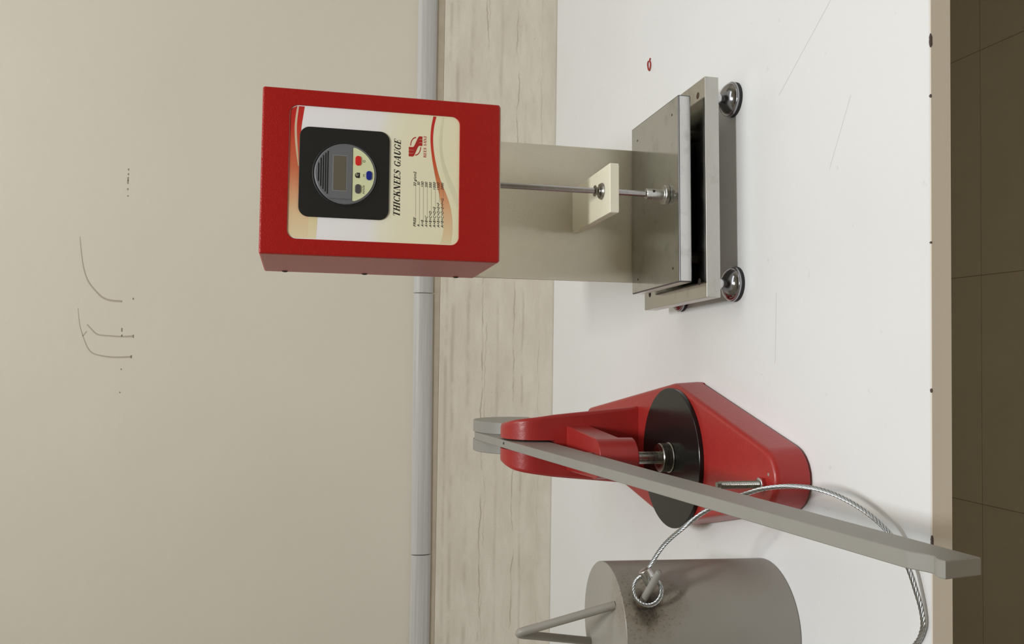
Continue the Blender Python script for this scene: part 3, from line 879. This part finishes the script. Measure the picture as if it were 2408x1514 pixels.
# column: tapering casting, rounded over at the top and slotted for the lever
def hw(z):
    T = [(0.030, 0.0475), (0.036, 0.0470), (0.1356, 0.0375), (0.175, 0.0318), (0.184, 0.0298), (0.1885, 0.0275), (0.192, 0.0245), (0.194, 0.0205)]
    for (a, wa), (b, wb) in zip(T, T[1:]):
        if z <= b: return wa + (wb - wa) * max(0, (z - a)) / (b - a)
    return T[-1][1]
CXC = -0.106
def ysec(z):
    if z <= 0.154: return 1.0000, 1.0800
    s = min(1.0, (z - 0.154) / 0.0402); h = 0.040 * math.sqrt(max(0, 1 - s * s))
    return 1.040 - max(h, 0.003), 1.040 + max(h, 0.003)
zs = [0.0346, 0.06, 0.09, 0.12, 0.1385]
bm = bmesh.new(); loops = []
for z in zs:
    a, b = ysec(z); h = hw(z)
    loops.append([(p.x, p.y, z) for p in fillet([(CXC - h, a), (CXC + h, a), (CXC + h * .68, b), (CXC - h * .68, b)], [0.004, 0.004, 0.012, 0.012], 5)])
stack(bm, loops)
SLOT0, SLOT1 = -0.1118, -0.0994
ztop = [0.1385, 0.154, 0.164, 0.172, 0.178, 0.183, 0.187, 0.190, 0.192, 0.1935, 0.1942]
for side in (0, 1):
    loops = []
    for z in ztop:
        a, b = ysec(z); h = hw(z); rr = min(0.004, (b - a) / 3)
        rb = min(0.012, (b - a) / 3)
        k = 1 - 0.32 * (b - a) / 0.08
        if side: L = fillet([(SLOT1, a), (CXC + h, a), (CXC + h * k, b), (SLOT1, b)], [0.0004, rr, rb * .6, 0.0004], 5)
        else: L = fillet([(CXC - h, a), (SLOT0, a), (SLOT0, b), (CXC - h * k, b)], [rr, 0.0004, 0.0004, rb * .6], 5)
        loops.append([(p.x, p.y, z) for p in L])
    stack(bm, loops)
pp('column', bm, M['red_cast'], None, 40)
# guide arm with its boss
bm = bmesh.new()
ga = [Vector(p) for p in ((PX - 0.0212, PY), (PX + 0.0212, PY), (PX + 0.0262, 1.004), (PX - 0.0262, 1.004))]
stack(bm, [[(p.x, p.y, 0.0975) for p in ga], [(p.x, p.y, 0.1238) for p in ga], [(p.x, p.y, 0.1246) for p in inset(ga, 0.0010)]])
lathe(bm, [(0, 0.0826), (0.0205, 0.0826), (0.0217, 0.0838), (0.0217, 0.1255), (0.0212, 0.1261), (0, 0.1262)], PX, PY, 56)
pp('guide_arm', bm, M['red_cast'])
sh = pp('plunger', lt([(0, 0.040), (0.0066, 0.040), (0.0066, 0.1345), (0.0056, 0.1362), (0.0030, 0.1372), (0, 0.1374)], PX, PY, 36), M['steel_dark'])
pp('collar', lt([(0.0064, 0.0402), (0.0160, 0.0402), (0.0164, 0.0406), (0.0164, 0.0414), (0.0154, 0.0420), (0.0154, 0.0515), (0.0146, 0.0525), (0.0112, 0.0528), (0.0100, 0.0526), (0.0064, 0.0526)], PX, PY, 56), M['steel_dark'], sh)
pp('rubber_disc', lt([(0, 0.0352), (0.0742, 0.0352), (0.0749, 0.0358), (0.0749, 0.0397), (0.0745, 0.0401), (0, 0.0401)], PX, PY, 96), M['black_disc'])
# lever: tapering flat bar on edge with a shallow hook notch near the tip
LVX0, LVX1 = -0.1109, -0.1015
def zt(y): return 0.1130 + 0.1295 * (y - 0.4091)
prof = [(0.3942, 0.0848), (0.5511, 0.1004), (0.7369, 0.1212), (1.000, 0.1440), (1.142, 0.1580), (1.150, 0.170), (1.152, 0.190), (1.146, 0.2062), (1.136, zt(1.136)), (1.0, zt(1.0)),
        (0.80, zt(0.80)), (0.60, zt(0.60)), (0.4160, zt(0.4160)), (0.4135, zt(0.4135) - 0.0006), (0.4060, 0.1090), (0.4016, 0.1076), (0.4000, 0.1079), (0.3975, 0.1098), (0.3935, 0.1106), (0.3899, 0.1096)]
bm = bmesh.new()
pv = [Vector((p[0], p[1])) for p in prof]
area2 = sum(pv[i - 1].x * pv[i].y - pv[i].x * pv[i - 1].y for i in range(len(pv)))
if area2 < 0: pv.reverse()
pin = inset(pv, 0.0005)
stack(bm, [[(LVX0, p.x, p.y) for p in pin], [(LVX0 + 0.0005, p.x, p.y) for p in pv], [(LVX1 - 0.0005, p.x, p.y) for p in pv], [(LVX1, p.x, p.y) for p in pin]])
LV = pp('lever', bm, M['grey_paint'], None, 40)
pp('pin_hole', lt([(0, 0), (0.0016, 0), (0.0016, 0.0004), (0, 0.0004)], n=12, mat=axis_mat((-0.1053, 1.030, zt(1.030) - 0.0001), (0, -0.13, 1))), M['hole'], LV)
# pivot pin through the cheeks
pp('pivot_pin', lt(cylp(0.006, -0.026, 0.026), n=24, mat=axis_mat((CXC, 1.040, 0.165), (1, 0, 0))), M['steel_dark'])
# counterweight: two flat-bottomed discs either side of the lever's rear end
for xa, xb in ((LVX1, LVX1 + 0.0152), (LVX0 - 0.0152, LVX0)):
    cy, cz, r = 1.147, 0.1490, 0.0578
    L = []
    s0 = math.asin(-0.029 / r)
    for k in range(49):
        a = s0 + (PI - 2 * s0) * k / 48
        L.append(Vector((cy + r * math.cos(a), cz + r * math.sin(a))))
    Li = inset(L, 0.0007)
    bm = bmesh.new()
    stack(bm, [[(xa, p.x, p.y) for p in Li], [(xa + 0.0007, p.x, p.y) for p in L], [(xb - 0.0007, p.x, p.y) for p in L], [(xb, p.x, p.y) for p in Li]])
    pp('counterweight', bm, M['grey_paint'], None, 40)
# threaded stop stud with its painted nut
SX, SY = -0.1098, 0.7052
bm = bmesh.new()
prof = [(0, 0.0345), (0.0033, 0.0345)]
z = 0.0400
while z < 0.0770:
    prof += [(0.00285, z), (0.0034, z + 0.0005)]; z += 0.0010
prof += [(0.0033, 0.0775), (0.0026, 0.0795), (0, 0.0795)]
lathe(bm, prof, SX, SY, 28)
ST = pp('stop_stud', bm, M['steel_dark'], None, 20)
hexa = [Vector((SX + 0.0066 * math.cos(PI / 6 + PI / 3 * k), SY + 0.0066 * math.sin(PI / 6 + PI / 3 * k))) for k in range(6)]
bm = bmesh.new()
stack(bm, [[(p.x, p.y, 0.0350) for p in hexa], [(p.x, p.y, 0.0386) for p in hexa], [(p.x, p.y, 0.0392) for p in inset(hexa, 0.0006)]])
pp('nut', bm, M['red_cast'], ST)
pp('washer', lt([(0.003, 0.0392), (0.0056, 0.0392), (0.0058, 0.0395), (0.0052, 0.0400), (0.003, 0.0402)], SX, SY, 28), M['steel_turned'], ST)
pp('paint_chip', lt([(0, 0.0351), (0.0017, 0.0351), (0.0014, 0.0353), (0, 0.0353)], -0.1002, 0.6965, 7), M['grey_paint'])

# ------------------------------------------------------------------ hanging weight
WX, WY = -0.2480, 0.7595
W = thing('hanging_weight', 'heavy grey painted cylinder weight with bent rod handle and burnt peg mount', 'weight', (WX, WY, 0))
WH = 0.1585
TOPC = (0.0045, 0.0070)
bm = bmesh.new(); loops = []
for r, z in ((0.0578, 0.0), (0.0590, 0.0006), (0.0594, 0.0018), (0.0570, WH - 0.0007), (0.0564, WH)):
    cx, cy = TOPC[0] * z / WH, TOPC[1] * z / WH
    loops.append([(cx + r * math.cos(2 * PI * i / 96), cy + r * math.sin(2 * PI * i / 96), z) for i in range(96)])
stack(bm, loops)
obj('body', bm, M['weight'], W)
f1 = Vector((-0.2173 - WX, 0.7400 - WY, WH - 0.001)); f2 = Vector((-0.2690 - WX, 0.8050 - WY, WH - 0.001))
apx = Vector((-0.2466 - WX, 0.7700 - WY, 0.2405))
d1 = (f1 - apx).normalized(); d2 = (f2 - apx).normalized()
path = [f1, apx + d1 * 0.02, apx + d1 * 0.008 + Vector((0, 0, .0004)), apx + (d1 + d2) * 0.0022, apx + d2 * 0.008, apx + d2 * 0.02, f2]
path = [f1 + (path[1] - f1) * i / 5 for i in range(5)] + spline(path[1:-1], 5) + [path[-2] + (f2 - path[-2]) * i / 5 for i in range(1, 6)]
bm = bmesh.new(); tube(bm, path, 0.0037, 20)
obj('handle', bm, M['weight'], W)
pb = Vector((-0.2105 - WX, 0.7215 - WY, 0.1405)); pdv = Vector((0.8089, -0.5534, -0.1987)).normalized()
bm = lt([(0, -0.004), (0.0032, -0.004), (0.0031, 0.010), (0.0029, 0.0355), (0.0024, 0.0372), (0.0008, 0.0380), (0, 0.0380)], n=24, mat=axis_mat(pb, pdv))
obj('peg', bm, M['grey_paint'], W)
bm = lt([(0, -0.003), (0.0075, -0.003), (0.0066, 0.0015), (0.0048, 0.0034), (0, 0.0036)], n=24, mat=axis_mat(pb, Vector((0.64, -0.76, 0))))
obj('weld_bead', bm, M['rust'], W)

# ------------------------------------------------------------------ wire rope
cab = [(-0.1894, 0.7243, 0.1372), (-0.1859, 0.7238, 0.1357), (-0.1613, 0.7122, 0.1251), (-0.141, 0.6895, 0.116), (-0.1269, 0.6809, 0.101), (-0.1172, 0.6708, 0.087), (-0.1099, 0.6622, 0.0725), (-0.1054, 0.6555, 0.061),
       (-0.102, 0.6421, 0.046), (-0.1015, 0.6233, 0.035), (-0.1052, 0.6016, 0.027), (-0.1129, 0.5789, 0.021), (-0.1239, 0.5614, 0.016), (-0.1368, 0.5528, 0.012), (-0.1491, 0.5477, 0.009),
       (-0.1612, 0.5440, 0.007), (-0.1721, 0.5415, 0.005), (-0.1819, 0.5405, 0.004), (-0.1896, 0.5430, 0.0030), (-0.1988, 0.5490, 0.0022), (-0.2150, 0.5650, 0.0019), (-0.2400, 0.5900, 0.0019), (-0.2700, 0.6100, 0.0019)]
RO = thing('wire_rope', 'twisted galvanised wire rope looped on the grey weight and curling over the table', 'rope', (-0.19, 0.60, 0))
ro = Vector((0.19, -0.60, 0))
def rp(name, bm, m, parent=None):
    bmesh.ops.translate(bm, vec=ro, verts=bm.verts); return obj(name, bm, m, parent or RO, 60)
bm = bmesh.new(); tube(bm, spline(cab[1:], 16), 0.00195, 36, lobes=6, lay=0.021)
rp('strand', bm, M['rope'])
# loop hanging round the peg, roughly facing the viewer
lc = Vector((-0.1988, 0.7140, 0.1386))
ln = (Vector((0, 0, CAM_H)) - lc).normalized()
lx = Vector((1, 0, 0)); lx = (lx - ln * lx.dot(ln)).normalized(); lu = ln.cross(lx)
lpts = []
for k in range(41):
    a = math.radians(26 + 322 * k / 40)
    lpts.append(lc + lx * (0.0122 * math.cos(a)) + lu * (0.0118 * math.sin(a)) + ln * (0.002 - 0.004 * k / 40))
bm = bmesh.new(); tube(bm, lpts, 0.0019, 36, lobes=6, lay=0.019)
rp('loop', bm, M['rope'])
fc = Vector((-0.189, 0.7213, 0.1355))
fd = (lx * -0.80 - lu * 0.50 - ln * 0.25)
bm = lt([(0, -0.0066), (0.0048, -0.0066), (0.0057, -0.0058), (0.0057, 0.0058), (0.0048, 0.0066), (0, 0.0066)], n=40, mat=axis_mat(fc, fd))
rp('ferrule', bm, M['steel_turned'])

# ------------------------------------------------------------------ red scrap
loop_ = [(0.0062 * math.cos(t) + 0.0012 * math.sin(t), 0.0046 * math.sin(t), 0.0011 + 0.0004 * math.sin(2 * t)) for t in [0.25 + 5.8 * k / 14 for k in range(15)]]
bm = bmesh.new(); tube(bm, loop_ + [(0.0090, -0.0030, 0.0010)], 0.0009, 8)
sc = obj('plastic_scrap', bm, M['scrap'])
sc.location = (0.3755, 1.060, 0)
sc['label'] = 'tiny red plastic shred lying on the white tabletop'; sc['category'] = 'scrap'
